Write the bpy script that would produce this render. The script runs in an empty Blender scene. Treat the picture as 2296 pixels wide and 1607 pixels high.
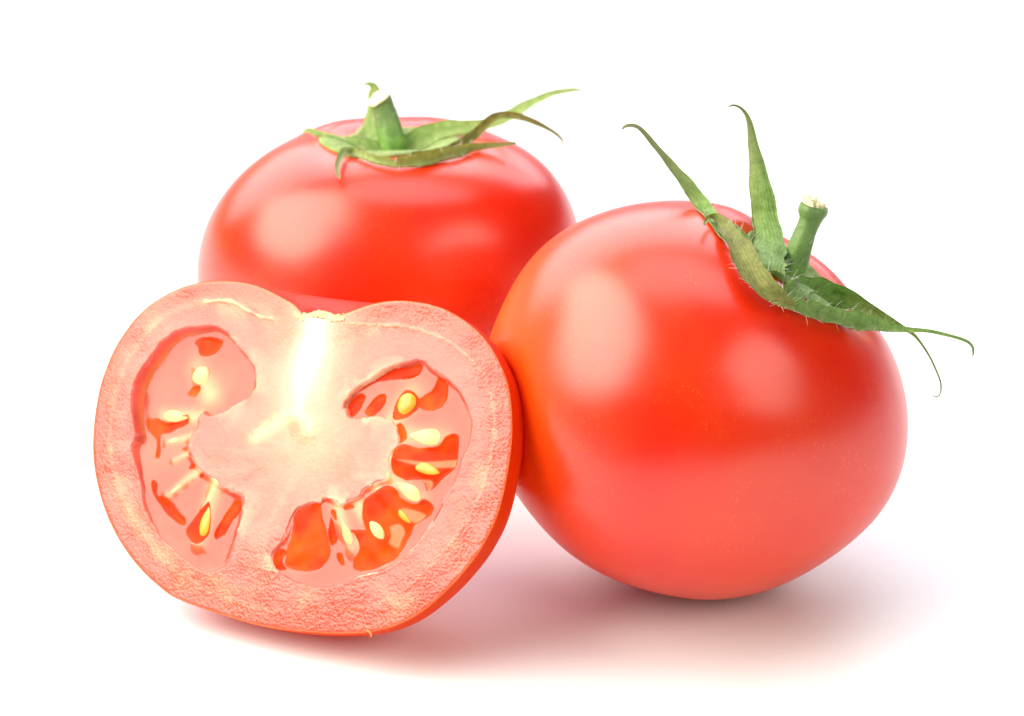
import bpy, math
import numpy as np
from mathutils import Vector, Matrix
from mathutils.bvhtree import BVHTree

CM = 0.01
scene = bpy.context.scene
COL = scene.collection

# ------------------------------------------------------------------ camera, world, lamps, exposure
PITCH = math.radians(22.0)
cam = bpy.data.cameras.new('camera'); cam_o = bpy.data.objects.new('camera', cam); COL.objects.link(cam_o)
cam_o.location = (0, -55.0*CM, 26.928*CM)
cam_o.rotation_euler = (math.radians(90)-PITCH, 0, 0)
cam.sensor_width = 36.0; cam.lens = 36.0*7320.0/2296.0
cam.clip_start = .01; cam.clip_end = 100.0
cam.dof.use_dof = True; cam.dof.focus_distance = .57; cam.dof.aperture_fstop = 32.0
scene.camera = cam_o

world = bpy.data.worlds.new('World'); scene.world = world; world.use_nodes = True
bg = world.node_tree.nodes['Background']; bg.inputs[0].default_value = (.85, .92, 1, 1); bg.inputs[1].default_value = .03

def softbox(name, loc, target, sx, sy, radiance, col=(1, 1, 1), along=None, shape='ELLIPSE'):
    l = bpy.data.lights.new(name, 'AREA'); l.shape = shape; l.size = sx*CM; l.size_y = sy*CM
    l.energy = radiance*math.pi*sx*sy*CM*CM*(math.pi/4 if shape == 'ELLIPSE' else 1); l.color = col
    o = bpy.data.objects.new(name, l); COL.objects.link(o)
    o.location = Vector(loc)*CM
    if along is None:
        o.rotation_euler = (Vector(target)-Vector(loc)).to_track_quat('-Z', 'Y').to_euler()
    else:                                   # long side of the box laid along the given direction
        z = (Vector(loc)-Vector(target)).normalized(); x = Vector(along); x = (x-z*x.dot(z)).normalized(); y = z.cross(x)
        o.rotation_euler = Matrix((x, y, z)).transposed().to_euler()
    return o
# warm window softbox high on the left, a weaker one to the right, one overhead, a cool wide panel behind
softbox('softbox_window', (-46, -12, 44), (0, 1, 3), 86, 56, 12.2, (1, .93, .79), along=(.22, 1.24, .56))
softbox('softbox_front', (42, -46, 36), (2, 0, 3), 52, 48, 5.4, (1, .93, .78))
softbox('softbox_overhead', (4, 10, 88), (2, 4, 0), 74, 58, 4.2, (.96, .97, 1))
softbox('softbox_back', (-20, 118, 80), (0, 20, 0), 300, 110, 5.2, (.93, .955, 1), shape='RECTANGLE')

scene.view_settings.view_transform = 'Standard'; scene.view_settings.look = 'None'
scene.view_settings.exposure = -0.44; scene.view_settings.gamma = 1.0
scene.render.film_transparent = False
scene.cycles.max_bounces = 10

# ------------------------------------------------------------------ measured shapes, in centimetres (fruit outlines, sepals, cut face)
D = {
 'cam': [0, -55.0, 26.928],
 'right': {
  'c': [3.3558,0.3694,3.8041],
  'R': 3.9064,
  'b': 0.9888,
  'A': [0.5952,0.0489,0.8021],
  'sh': [0.021,0.6555,-0.0052,-3.3366,0.063,-0.9473,0.0763],
  'F': [0.0041,0.0037,-0.0042,0.0036,-0.0018,-0.0014,-0.0171,-0.0117,-0.0002,-0.0063,0.0003,-0.0002,-0.0062,-0.0017],
  'stem': [[4.888,0.45,5.661,0.269],[4.957,0.496,5.855,0.278],[5.038,0.555,6.082,0.269],[5.131,0.612,6.329,0.251],[5.223,0.659,6.579,0.222],[5.337,0.733,6.894,0.193],[5.408,0.758,7.091,0.2],[5.434,0.77,7.2,0.254],[5.453,0.783,7.286,0.275],[5.473,0.794,7.366,0.254]],
  'sepals': {
   'A': [[4.035,-1.26,7.207,-0.018,-0.014,-0.012],[3.923,-1.083,7.271,-0.062,-0.046,-0.035],[3.781,-0.821,7.372,-0.106,-0.068,-0.045],[3.552,0.083,7.428,-0.111,-0.07,-0.046],[3.371,0.693,7.477,-0.116,-0.076,-0.053],[3.127,0.926,7.773,-0.089,-0.062,-0.046],[2.951,1.047,7.939,-0.069,-0.052,-0.041],[2.739,1.195,8.172,-0.05,-0.037,-0.028],[2.562,1.311,8.359,-0.041,-0.03,-0.023],[2.437,1.383,8.505,-0.034,-0.026,-0.021],[2.311,1.43,8.621,-0.024,-0.027,-0.026],[2.186,1.449,8.667,-0.005,-0.024,-0.027],[2.061,1.444,8.654,0.01,-0.02,-0.021],[1.989,1.422,8.601,0.013,-0.014,-0.013]],
   'B': [[4.881,-2.384,6.62,-0.03,-0.054,-0.045],[4.583,-2.424,6.792,-0.079,-0.118,-0.094],[4.318,-2.339,6.968,-0.16,-0.153,-0.098],[4.13,-2.022,7.158,-0.203,-0.145,-0.061],[3.983,-1.579,7.324,-0.188,-0.124,-0.041],[3.843,-1.023,7.445,-0.145,-0.096,-0.033],[3.733,-0.517,7.485,-0.082,-0.068,-0.037],[3.59,-0.317,7.532,-0.02,-0.051,-0.044],[3.464,-0.486,7.57,0.027,-0.034,-0.026],[3.381,-0.854,7.583,0.022,-0.017,-0.009]],
   'C': [[4.499,-1.632,6.976,-0.258,0.08,-0.017],[4.509,-1.241,7.015,-0.288,0.114,0.037],[4.648,0.621,6.669,-0.303,0.108,0.014],[4.657,1.448,6.83,-0.256,0.066,-0.048],[4.575,1.745,7.263,-0.194,0.045,-0.051],[4.509,1.991,7.639,-0.155,0.036,-0.039],[4.45,2.188,7.994,-0.108,0.025,-0.028],[4.403,2.297,8.263,-0.075,0.016,-0.022],[4.346,2.354,8.504,-0.041,0.007,-0.019],[4.27,2.356,8.644,-0.022,0.001,-0.021],[4.164,2.343,8.744,-0.01,-0.001,-0.021],[4.052,2.304,8.782,0.001,-0.002,-0.019],[3.969,2.244,8.767,0.007,-0.001,-0.016]],
   'D': [[4.758,-1.964,6.697,-0.047,-0.036,0.288],[5.345,-0.143,6.078,-0.021,-0.035,0.301],[5.759,0.408,5.823,0.041,-0.03,0.24],[6.117,0.363,5.713,0.068,-0.029,0.191],[6.44,0.303,5.564,0.067,-0.025,0.147],[6.763,0.236,5.397,0.044,-0.016,0.095],[7.056,0.226,5.239,0.024,-0.009,0.051],[7.313,0.215,5.078,0.017,-0.006,0.022],[7.576,0.168,4.729,0.015,-0.005,0.013],[7.735,0.111,4.422,0.015,-0.006,0.01],[7.827,0.055,4.183,0.014,-0.006,0.006],[7.819,-0.012,4.016,0.014,-0.009,-0.001],[7.75,-0.074,3.964,0.003,-0.013,-0.01],[7.664,-0.105,4.02,-0.005,-0.011,-0.008]],
   'E': [[4.618,-2.223,6.704,0.027,0.059,0.063],[5.099,-2.081,6.474,0.035,0.09,0.097],[5.628,-1.672,6.178,0.031,0.107,0.117],[6.114,-1.083,5.844,0.027,0.112,0.122],[6.567,-0.842,5.666,0.019,0.082,0.09],[6.859,-0.78,5.585,0.01,0.05,0.055],[7.078,-0.73,5.543,0.003,0.033,0.036],[7.402,-0.69,5.508,0.004,0.023,0.025],[7.727,-0.667,5.431,0.006,0.02,0.022],[8.015,-0.66,5.348,0.009,0.02,0.021],[8.186,-0.677,5.275,0.019,0.02,0.019],[8.264,-0.719,5.17,0.027,0.012,0.003],[8.25,-0.769,5.045,0.018,0.005,-0.004]],
  },
 },
 'back': {
  'c': [-2.5292,8.9744,3.0714],
  'R': 4.0067,
  'b': 0.927,
  'A': [0.03,0.03,0.9991],
  'sh': [-0.0169,-0.3549,0.0431,-0.5241,0.1309,-1.0546,-0.0298],
  'F': [0.0039,-0.0087,-0.0019,-0.0038,-0.0005,0.0014,0.0026,-0.0012,-0.0027,0.0045,-0.0,-0.0028,-0.0024,0.0043],
  'stem': [[-2.423,9.092,5.398,0.258],[-2.436,9.09,5.526,0.261],[-2.456,9.122,5.739,0.279],[-2.503,9.196,6.001,0.273],[-2.566,9.279,6.261,0.249],[-2.638,9.324,6.453,0.227],[-2.697,9.362,6.599,0.239],[-2.726,9.357,6.693,0.239]],
  'sepals': {
   'F': [[-2.807,9.29,5.62,-0.269,0.06,-0.077],[-2.841,9.453,5.758,-0.253,0.054,-0.08],[-2.901,9.64,5.953,-0.19,0.048,-0.04],[-2.898,9.826,6.213,-0.153,0.045,-0.014],[-2.886,9.964,6.489,-0.134,0.042,-0.006],[-2.862,10.021,6.662,-0.113,0.031,-0.017],[-2.897,10.022,6.764,-0.051,0.001,-0.058],[-2.998,9.989,6.816,-0.001,-0.003,-0.035],[-3.09,9.977,6.788,0.011,0.0,-0.013],[-3.148,9.937,6.689,0.01,0.002,-0.005],[-3.169,9.906,6.612,0.007,0.001,-0.003]],
   'G': [[-2.643,8.982,5.658,-0.053,-0.144,-0.112],[-2.941,8.926,5.788,-0.04,-0.131,-0.104],[-3.181,8.898,5.851,-0.025,-0.112,-0.091],[-3.453,8.918,5.902,-0.023,-0.095,-0.076],[-3.728,8.989,5.942,-0.025,-0.079,-0.062],[-3.973,9.067,6.002,-0.027,-0.065,-0.05],[-4.127,9.127,6.052,-0.021,-0.057,-0.045],[-4.234,9.146,6.065,0.006,-0.045,-0.037],[-4.315,9.131,6.029,0.009,-0.018,-0.013]],
   'H': [[-2.229,6.667,6.181,-0.013,0.002,-0.078],[-2.495,6.757,6.198,-0.019,0.002,-0.094],[-2.795,6.934,6.206,-0.029,0.003,-0.094],[-3.043,7.247,6.198,-0.034,0.004,-0.09],[-3.235,7.551,6.155,-0.015,0.002,-0.089],[-3.361,7.41,6.193,0.049,0.008,-0.075],[-3.435,6.999,6.218,0.069,0.02,-0.034],[-3.474,6.684,6.145,0.055,0.02,-0.013],[-3.464,6.45,6.07,0.043,0.021,0.002],[-3.408,6.245,6.011,0.027,0.016,0.006]],
   'I': [[-2.256,9.195,5.651,-0.102,0.166,0.153],[-1.861,9.269,5.834,-0.099,0.184,0.174],[-1.496,9.318,5.955,-0.061,0.172,0.167],[-1.101,9.348,6.032,-0.03,0.139,0.138],[-0.706,9.368,6.079,-0.024,0.098,0.097],[-0.341,9.402,6.164,-0.037,0.082,0.078],[-0.037,9.456,6.299,-0.054,0.082,0.075],[0.267,9.525,6.468,-0.051,0.077,0.07],[0.571,9.582,6.609,-0.032,0.058,0.054],[0.874,9.627,6.722,-0.015,0.041,0.04],[1.178,9.648,6.773,-0.005,0.03,0.03],[1.361,9.652,6.784,0.003,0.023,0.023],[1.452,9.637,6.747,0.006,0.011,0.011]],
   'J': [[-2.01,7.187,6.162,-0.012,0.007,0.091],[-1.514,7.385,6.158,-0.029,0.008,0.104],[-1.111,8.093,6.079,-0.054,0.003,0.095],[-0.817,8.48,6.172,-0.064,-0.0,0.081],[-0.607,8.608,6.335,-0.062,-0.001,0.075],[-0.397,8.664,6.506,-0.044,0.004,0.083],[-0.187,8.649,6.57,-0.004,0.007,0.078],[0.113,8.638,6.542,0.013,0.005,0.068],[0.413,8.603,6.456,0.02,0.003,0.054],[0.714,8.584,6.308,0.021,0.002,0.04],[0.924,8.545,6.179,0.022,0.0,0.029],[1.029,8.499,6.065,0.022,-0.003,0.015],[1.035,8.472,5.998,0.018,-0.009,-0.005],[0.975,8.455,5.956,0.007,-0.007,-0.008]],
   'K': [[-2.287,6.674,6.21,-0.011,-0.002,0.095],[-1.795,6.862,6.202,-0.03,-0.004,0.181],[-1.449,7.131,6.186,-0.042,-0.005,0.154],[-1.131,7.467,6.174,-0.041,-0.005,0.13],[-0.84,7.849,6.125,-0.023,-0.003,0.094],[-0.544,8.026,6.114,-0.009,-0.001,0.074],[-0.245,8.076,6.119,-0.004,-0.001,0.052],[-0.037,8.095,6.132,-0.004,-0.001,0.04],[0.089,8.102,6.151,-0.003,-0.0,0.022]],
  },
 },
 'half': {
  'o': [-3.655,-1.3909,3.0863],
  'ex': [0.902,-0.4168,0.1126],
  'ey': [0.1061,0.4668,0.878],
  'n': [-0.4185,-0.78,0.4652],
  'c': 0.7,
  'k': 0.16,
 },
 'face': {
  'outline': [[-0.172,2.767],[0.116,2.772],[0.297,2.849],[0.411,2.896],[0.57,2.955],[0.819,3.051],[1.095,3.119],[1.42,3.159],[1.749,3.156],[2.081,3.117],[2.417,3.027],[2.71,2.894],[2.958,2.751],[3.21,2.555],[3.419,2.337],[3.584,2.097],[3.726,1.857],[3.828,1.573],[3.898,1.247],[3.941,0.92],[3.952,0.592],[3.937,0.263],[3.908,-0.067],[3.857,-0.399],[3.778,-0.691],[3.672,-0.945],[3.544,-1.2],[3.371,-1.46],[3.174,-1.721],[2.932,-1.987],[2.644,-2.258],[2.347,-2.468],[1.999,-2.642],[1.549,-2.773],[1.089,-2.838],[0.621,-2.867],[0.147,-2.879],[-0.333,-2.867],[-0.82,-2.825],[-1.317,-2.742],[-1.717,-2.67],[-2.071,-2.594],[-2.327,-2.531],[-2.586,-2.446],[-2.855,-2.297],[-3.128,-2.126],[-3.408,-1.912],[-3.699,-1.633],[-3.941,-1.349],[-4.164,-1.019],[-4.339,-0.683],[-4.473,-0.344],[-4.567,-0.002],[-4.61,0.302],[-4.629,0.651],[-4.617,1.002],[-4.574,1.355],[-4.49,1.667],[-4.38,1.98],[-4.217,2.273],[-4.026,2.546],[-3.782,2.799],[-3.482,3.009],[-3.152,3.177],[-2.767,3.298],[-2.376,3.354],[-2.031,3.364],[-1.681,3.336],[-1.378,3.266],[-1.122,3.178],[-0.89,3.081],[-0.684,2.992],[-0.575,2.902],[-0.44,2.789]],
  'left_locule': [[-3.093,2.372],[-2.802,2.443],[-2.509,2.488],[-2.259,2.478],[-1.995,2.352],[-1.772,2.156],[-1.494,1.913],[-1.344,1.706],[-1.325,1.449],[-1.409,1.273],[-1.636,1.131],[-1.863,0.989],[-2.145,0.886],[-2.347,0.917],[-2.444,0.825],[-2.414,0.676],[-2.536,0.475],[-2.556,0.258],[-2.423,0.009],[-2.198,-0.191],[-1.961,-0.304],[-1.825,-0.401],[-1.619,-0.472],[-1.362,-0.561],[-1.306,-0.621],[-1.288,-0.939],[-1.327,-1.196],[-1.39,-1.456],[-1.453,-1.716],[-1.579,-1.874],[-1.813,-1.957],[-2.012,-1.938],[-2.223,-1.84],[-2.493,-1.669],[-2.823,-1.437],[-3.08,-1.199],[-3.295,-0.913],[-3.386,-0.617],[-3.508,-0.279],[-3.644,-0.028],[-3.724,0.183],[-3.663,0.404],[-3.77,0.702],[-3.873,1.001],[-3.835,1.352],[-3.701,1.665],[-3.492,1.982],[-3.322,2.208]],
  'right_locule': [[0.583,1.155],[0.693,1.415],[0.952,1.619],[1.254,1.847],[1.565,1.99],[1.974,2.087],[2.224,1.941],[2.518,1.811],[2.769,1.637],[2.931,1.439],[3.085,1.116],[3.114,0.869],[3.076,0.618],[3.009,0.407],[2.971,0.157],[2.882,-0.056],[2.724,-0.274],[2.577,-0.574],[2.469,-0.829],[2.316,-1.089],[2.117,-1.353],[1.862,-1.538],[1.554,-1.687],[1.239,-1.795],[0.882,-1.949],[0.515,-2.042],[0.228,-2.024],[-0.067,-1.964],[-0.291,-1.898],[-0.477,-1.765],[-0.528,-1.559],[-0.43,-1.382],[-0.267,-1.159],[-0.21,-0.86],[-0.136,-0.686],[0.23,-0.554],[0.458,-0.475],[0.709,-0.583],[0.933,-0.483],[1.109,-0.387],[1.187,-0.256],[1.453,-0.133],[1.631,-0.059],[1.647,0.193],[1.668,0.403],[1.758,0.618],[1.704,0.865],[1.59,1.026],[1.4,1.048],[1.163,1.063],[0.887,1.004],[0.696,1.014]],
  'core': [[-0.17,2.75],[-0.161,2.494],[-0.189,2.152],[-0.26,1.765],[-0.301,1.337],[-0.281,0.998],[-0.108,0.775]],
  'arm1': [[-0.359,1.036],[-0.635,0.934],[-0.853,0.75],[-1.168,0.552]],
  'arm2': [[-0.151,0.921],[-0.071,0.671]],
  'vline': [[-2.572,2.958],[-2.279,2.997],[-1.981,2.989],[-1.667,2.852],[-1.356,2.728],[-1.11,2.714]],
  'vline2': [[0.339,2.71],[0.768,2.701],[1.1,2.704],[1.474,2.722],[1.904,2.658],[2.286,2.572],[2.629,2.422],[2.979,2.19],[3.287,1.915],[3.467,1.552],[3.583,1.146],[3.618,0.736],[3.567,0.32],[3.481,-0.097],[3.344,-0.477],[3.157,-0.82],[2.924,-1.166],[2.605,-1.562],[2.193,-1.966],[1.672,-2.258],[1.131,-2.428]],
  'vline3': [[-2.571,2.95],[-2.91,2.873],[-3.243,2.736],[-3.564,2.502],[-3.846,2.16],[-4.091,1.732],[-4.256,1.198],[-4.287,0.584],[-4.187,-0.02],[-3.942,-0.612],[-3.539,-1.146],[-3.047,-1.626],[-2.493,-2.032],[-1.865,-2.301],[-1.155,-2.496],[-0.371,-2.577]],
  'scar': [[-0.639,2.942],[-0.423,2.845],[-0.191,2.92],[0.081,2.856],[0.365,2.881]],
  'pockets_left': [[[-2.816,2.182],[-2.685,2.318],[-2.258,2.283],[-2.287,2.13],[-2.442,1.992],[-2.667,2.002],[-2.737,2.151]],[[-2.819,1.279],[-2.71,1.393],[-2.561,1.402],[-2.593,1.27],[-2.761,1.217]],[[-3.623,0.733],[-3.375,0.761],[-3.114,0.69],[-2.785,0.848],[-2.691,0.811],[-2.716,0.701],[-2.904,0.616],[-3.091,0.518],[-3.279,0.429],[-3.222,0.086],[-3.302,0.046],[-3.327,0.339],[-3.515,0.501],[-3.598,0.626]],[[-2.398,-1.277],[-2.279,-1.054],[-2.112,-0.828],[-1.98,-0.711],[-1.919,-0.985],[-1.928,-1.284],[-2.076,-1.466],[-2.277,-1.439]],[[-1.77,-1.357],[-1.787,-1.231],[-1.694,-1.011],[-1.534,-0.744],[-1.402,-0.628],[-1.327,-0.644],[-1.329,-0.814],[-1.494,-1.039],[-1.588,-1.259],[-1.695,-1.373]],[[-3.266,-0.393],[-3.171,-0.429],[-3.122,-0.642],[-2.873,-0.71],[-2.646,-0.909],[-2.466,-1.068],[-2.502,-1.165],[-2.832,-1.008],[-3.117,-0.749],[-3.233,-0.563]],[[-2.505,-0.117],[-2.464,-0.059],[-2.377,-0.04],[-2.406,-0.119]],[[-2.724,0.213],[-2.694,0.249],[-2.641,0.227],[-2.687,0.198]],[[-2.566,0.15],[-2.536,0.182],[-2.481,0.142],[-2.516,0.106]],[[-2.26,-0.247],[-2.208,-0.192],[-2.163,-0.232],[-2.215,-0.287]]],
  'pockets_right': [[[-0.191,-0.816],[-0.089,-0.682],[0.14,-0.603],[0.306,-0.591],[0.359,-0.818],[0.456,-1.021],[0.544,-1.224],[0.589,-1.43],[0.53,-1.602],[0.381,-1.739],[0.151,-1.799],[-0.09,-1.785],[-0.268,-1.707],[-0.271,-1.497],[-0.209,-1.239],[-0.179,-1.026]],[[-0.504,-1.557],[-0.372,-1.462],[-0.295,-1.498],[-0.345,-1.671],[-0.257,-1.79],[-0.373,-1.82],[-0.479,-1.745]],[[1.105,-1.661],[1.107,-1.494],[1.2,-1.299],[1.076,-1.058],[0.998,-1.001],[1.275,-0.96],[1.203,-0.757],[1.19,-0.465],[1.378,-0.285],[1.598,-0.165],[1.791,-0.214],[1.904,-0.373],[2.193,-0.456],[2.366,-0.361],[2.539,-0.452],[2.49,-0.621],[2.235,-0.805],[2.164,-0.976],[2.015,-1.278],[1.854,-1.477],[1.547,-1.638],[1.274,-1.701]],[[1.706,0.092],[1.663,0.361],[1.785,0.586],[2.162,0.552],[2.526,0.604],[2.687,0.793],[2.883,0.805],[2.908,0.484],[2.87,0.233],[2.644,0.01],[2.447,-0.19],[2.327,-0.044],[2.138,-0.016],[1.863,-0.043]],[[0.631,1.158],[0.683,1.309],[0.832,1.444],[0.922,1.407],[0.882,1.236],[0.785,1.061],[0.694,1.035]],[[0.968,1.114],[1.061,1.309],[1.186,1.443],[1.325,1.463],[1.342,1.326],[1.246,1.152],[1.116,1.06]],[[1.562,1.066],[1.578,1.318],[1.691,1.535],[1.851,1.565],[1.98,1.467],[2.055,1.346],[1.987,1.217],[1.864,1.084],[1.683,1.031]],[[2.035,1.282],[2.052,1.45],[2.264,1.609],[2.334,1.801],[2.492,1.83],[2.545,1.583],[2.542,1.416],[2.443,1.285],[2.265,1.225]],[[0.863,1.572],[1.119,1.789],[1.428,1.961],[1.655,2.015],[1.954,2.052],[1.972,1.906],[1.823,1.794],[1.547,1.757],[1.316,1.724],[1.087,1.669]],[[1.652,0.904],[1.763,0.952],[1.876,0.792],[1.869,0.658],[1.733,0.629]],[[0.527,-1.016],[0.547,-0.805],[0.625,-0.967],[0.712,-1.169],[0.634,-1.301],[0.557,-1.181]],[[0.531,-0.68],[0.628,-0.694],[0.656,-0.839],[0.585,-0.802]],[[0.784,-0.62],[0.87,-0.551],[0.992,-0.584],[0.859,-0.648]],[[0.746,-1.438],[0.843,-1.452],[0.89,-1.636],[0.785,-1.561]]],
  'films': [[[1.734,-0.884],[1.912,-0.821],[2.03,-0.945],[1.972,-1.115],[1.918,-1.244],[1.746,-1.174],[1.775,-1.026]],[[1.924,-0.538],[2.205,-0.559],[2.399,-0.628],[2.231,-0.773],[2.036,-0.696]],[[2.142,-0.045],[2.438,-0.004],[2.476,-0.125],[2.364,-0.34],[2.234,-0.225]],[[1.772,0.318],[2.329,0.321],[2.942,0.395],[2.911,0.269],[2.343,0.206],[2.107,0.244]]],
  'seeds_left': [[-2.402,1.398,-2.684,1.754,0.352,0],[-2.644,0.831,-3.283,0.827,0.218,0],[-1.915,-0.536,-2.088,-1.446,0.252,1],[-2.433,-0.284,-2.903,-0.669,0.117,0],[-2.607,0.449,-3.09,0.328,0.101,0],[-2.567,0.154,-2.869,-0.004,0.063,0],[-1.894,-0.321,-2.063,-0.824,0.084,0]],
  'seeds_right': [[1.866,0.758,2.656,0.749,0.294,0],[1.747,0.325,2.606,0.132,0.185,1],[1.723,-0.044,2.346,-0.383,0.252,0],[1.235,-0.713,1.645,-1.107,0.21,0],[0.759,-0.789,1.048,-1.319,0.193,0],[1.513,-0.309,2.142,-0.796,0.126,1],[1.6,1.026,1.892,1.538,0.327,1],[1.335,-1.247,1.682,-1.519,0.134,1]],
 },
}
FC_FLAKES = [[[[1.52, -2.726], [1.604, -2.76], [1.659, -2.829], [1.638, -2.889]], 0.06, 0.06]]
# ------------------------------------------------------------------ helpers
def pr_spline(p, n):
    p = np.asarray(p, float)
    t = np.r_[0, np.cumsum(np.linalg.norm(np.diff(p, axis=0), axis=1) + 1e-9)]
    q = np.vstack([2*p[0]-p[1], p, 2*p[-1]-p[-2]])
    ts = np.linspace(0, t[-1], n)
    i = np.clip(np.searchsorted(t, ts, side='right')-1, 0, len(p)-2)
    u = ((ts-t[i])/(t[i+1]-t[i]))[:, None]
    a, b, c, d = q[i], q[i+1], q[i+2], q[i+3]
    return .5*(2*b+(c-a)*u+(2*a-5*b+4*c-d)*u*u+(3*b-a-3*c+d)*u**3)

def mesh_object(name, verts, faces, mat, parent=None, smooth=True, attrs=None, origin=(0, 0, 0)):
    """verts in centimetres, world axes; linked as one mesh object in metres"""
    v = (np.asarray(verts, float) - np.asarray(origin, float)) * CM
    me = bpy.data.meshes.new(name)
    if isinstance(faces, np.ndarray):
        k = faces.shape[1]
        me.vertices.add(len(v)); me.vertices.foreach_set('co', v.astype(np.float32).ravel())
        me.loops.add(faces.size); me.loops.foreach_set('vertex_index', faces.astype(np.int32).ravel())
        me.polygons.add(len(faces))
        me.polygons.foreach_set('loop_start', np.arange(0, faces.size, k, dtype=np.int32))
        me.update(calc_edges=True)
    else:
        me.from_pydata(v.tolist(), [], faces)
    me.validate()
    if smooth:
        me.polygons.foreach_set('use_smooth', np.ones(len(me.polygons), dtype=bool))
    for an, arr in (attrs or {}).items():
        arr = np.asarray(arr, np.float32)
        if arr.ndim == 2:
            at = me.color_attributes.new(an, 'FLOAT_COLOR', 'POINT')
            at.data.foreach_set('color', np.c_[arr, np.ones(len(arr))].astype(np.float32).ravel())
        else:
            at = me.attributes.new(an, 'FLOAT', 'POINT'); at.data.foreach_set('value', arr)
    me.materials.append(mat)
    o = bpy.data.objects.new(name, me); COL.objects.link(o)
    if parent is not None:
        o.parent = parent
    return o

def thing(name, label, cat, loc, group=None):
    o = bpy.data.objects.new(name, None); COL.objects.link(o)
    o.location = Vector(loc) * CM
    o.empty_display_size = .01
    o['label'] = label; o['category'] = cat
    if group: o['group'] = group
    return o

def grid_faces(n, m, closed):
    i, j = np.meshgrid(np.arange(n-1), np.arange(m if closed else m-1), indexing='ij')
    j2 = (j+1) % m
    return np.stack([i*m+j, (i+1)*m+j, (i+1)*m+j2, i*m+j2], -1).reshape(-1, 4)

def axis_frame(ax):
    ax = np.asarray(ax, float); ax = ax/np.linalg.norm(ax)
    x = np.cross([0, 1, 0], ax); x /= np.linalg.norm(x)
    return np.stack([x, np.cross(ax, x), ax], 1)

# value noise on arrays (used for the relief and colour of the cut face)
def vnoise(x, y, seed, freq):
    r = np.random.default_rng(seed); T = r.random((256, 256))
    x = x*freq+97.3; y = y*freq+41.7
    xi, yi = np.floor(x).astype(int), np.floor(y).astype(int)
    u, v = x-xi, y-yi; u = u*u*(3-2*u); v = v*v*(3-2*v)
    g = lambda a, b: T[a % 256, b % 256]
    return (g(xi, yi)*(1-u)+g(xi+1, yi)*u)*(1-v)+(g(xi, yi+1)*(1-u)+g(xi+1, yi+1)*u)*v

def fbm(x, y, seed, freq, oct=4):
    s = 0; a = 1; tot = 0
    for k in range(oct):
        s = s+a*vnoise(x, y, seed+k, freq*2**k); tot += a; a *= .5
    return s/tot

def dist_line(px, py, pts, closed=False):
    pts = np.asarray(pts, float); q = np.vstack([pts, pts[:1]]) if closed else pts
    best = np.full(px.shape, 1e9); along = np.zeros(px.shape)
    for k in range(len(q)-1):
        a, b = q[k], q[k+1]; ab = b-a; L = ab@ab+1e-12
        t = np.clip(((px-a[0])*ab[0]+(py-a[1])*ab[1])/L, 0, 1)
        d = (px-a[0]-t*ab[0])**2+(py-a[1]-t*ab[1])**2
        m = d < best; best = np.where(m, d, best); along = np.where(m, (k+t)/(len(q)-1), along)
    return np.sqrt(best), along

def signed(px, py, pts):
    """distance to a closed curve, positive inside"""
    pts = np.asarray(pts, float); d, _ = dist_line(px, py, pts, True)
    ins = np.zeros(px.shape, bool); x2, y2 = pts[-1]
    for x1, y1 in pts:
        c = ((y1 > py) != (y2 > py)) & (px < (x2-x1)*(py-y1)/((y2-y1) if y2 != y1 else 1e-12)+x1)
        ins ^= c; x2, y2 = x1, y1
    return np.where(ins, d, -d)

def closed_spline(p, n):
    p = np.asarray(p, float)
    return pr_spline(np.vstack([p[-3:], p, p[:3]]), int(n*(len(p)+6)/len(p)))[int(n*2.6/len(p)):int(n*(len(p)+2.6)/len(p))]

sstep = lambda a, b, x: (lambda t: t*t*(3-2*t))(np.clip((x-a)/(b-a), 0, 1))

# ------------------------------------------------------------------ materials
def new_mat(name):
    m = bpy.data.materials.new(name); m.use_nodes = True
    nt = m.node_tree; b = nt.nodes['Principled BSDF']
    return m, nt, b

def N(nt, typ, **kw):
    n = nt.nodes.new(typ)
    for k, v in kw.items():
        if k.startswith('i_'):
            n.inputs[k[2:].replace('_', ' ')].default_value = v
        else: setattr(n, k, v)
    return n

def ramp(nt, stops, interp='LINEAR'):
    r = nt.nodes.new('ShaderNodeValToRGB'); r.color_ramp.interpolation = interp
    e = r.color_ramp.elements
    while len(e) < len(stops): e.new(.5)
    for k, (p, c) in enumerate(stops):
        e[k].position = p; e[k].color = (*c, 1) if len(c) == 3 else c
    return r

def mixc(nt, fac, a, b, mode='MIX'):
    m = nt.nodes.new('ShaderNodeMix'); m.data_type = 'RGBA'; m.blend_type = mode
    for sock, v in ((m.inputs['Factor'], fac), (m.inputs[6], a), (m.inputs[7], b)):
        if isinstance(v, bpy.types.NodeSocket): nt.links.new(v, sock)
        elif isinstance(v, (int, float)): sock.default_value = v
        else: sock.default_value = (*v, 1)
    return m.outputs[2]

def bump(nt, b, height, strength, dist, prev=None):
    n = nt.nodes.new('ShaderNodeBump'); n.inputs['Strength'].default_value = strength; n.inputs['Distance'].default_value = dist
    nt.links.new(height, n.inputs['Height'])
    if prev is not None: nt.links.new(prev, n.inputs['Normal'])
    nt.links.new(n.outputs[0], b.inputs['Normal'])
    return n.outputs[0]

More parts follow.
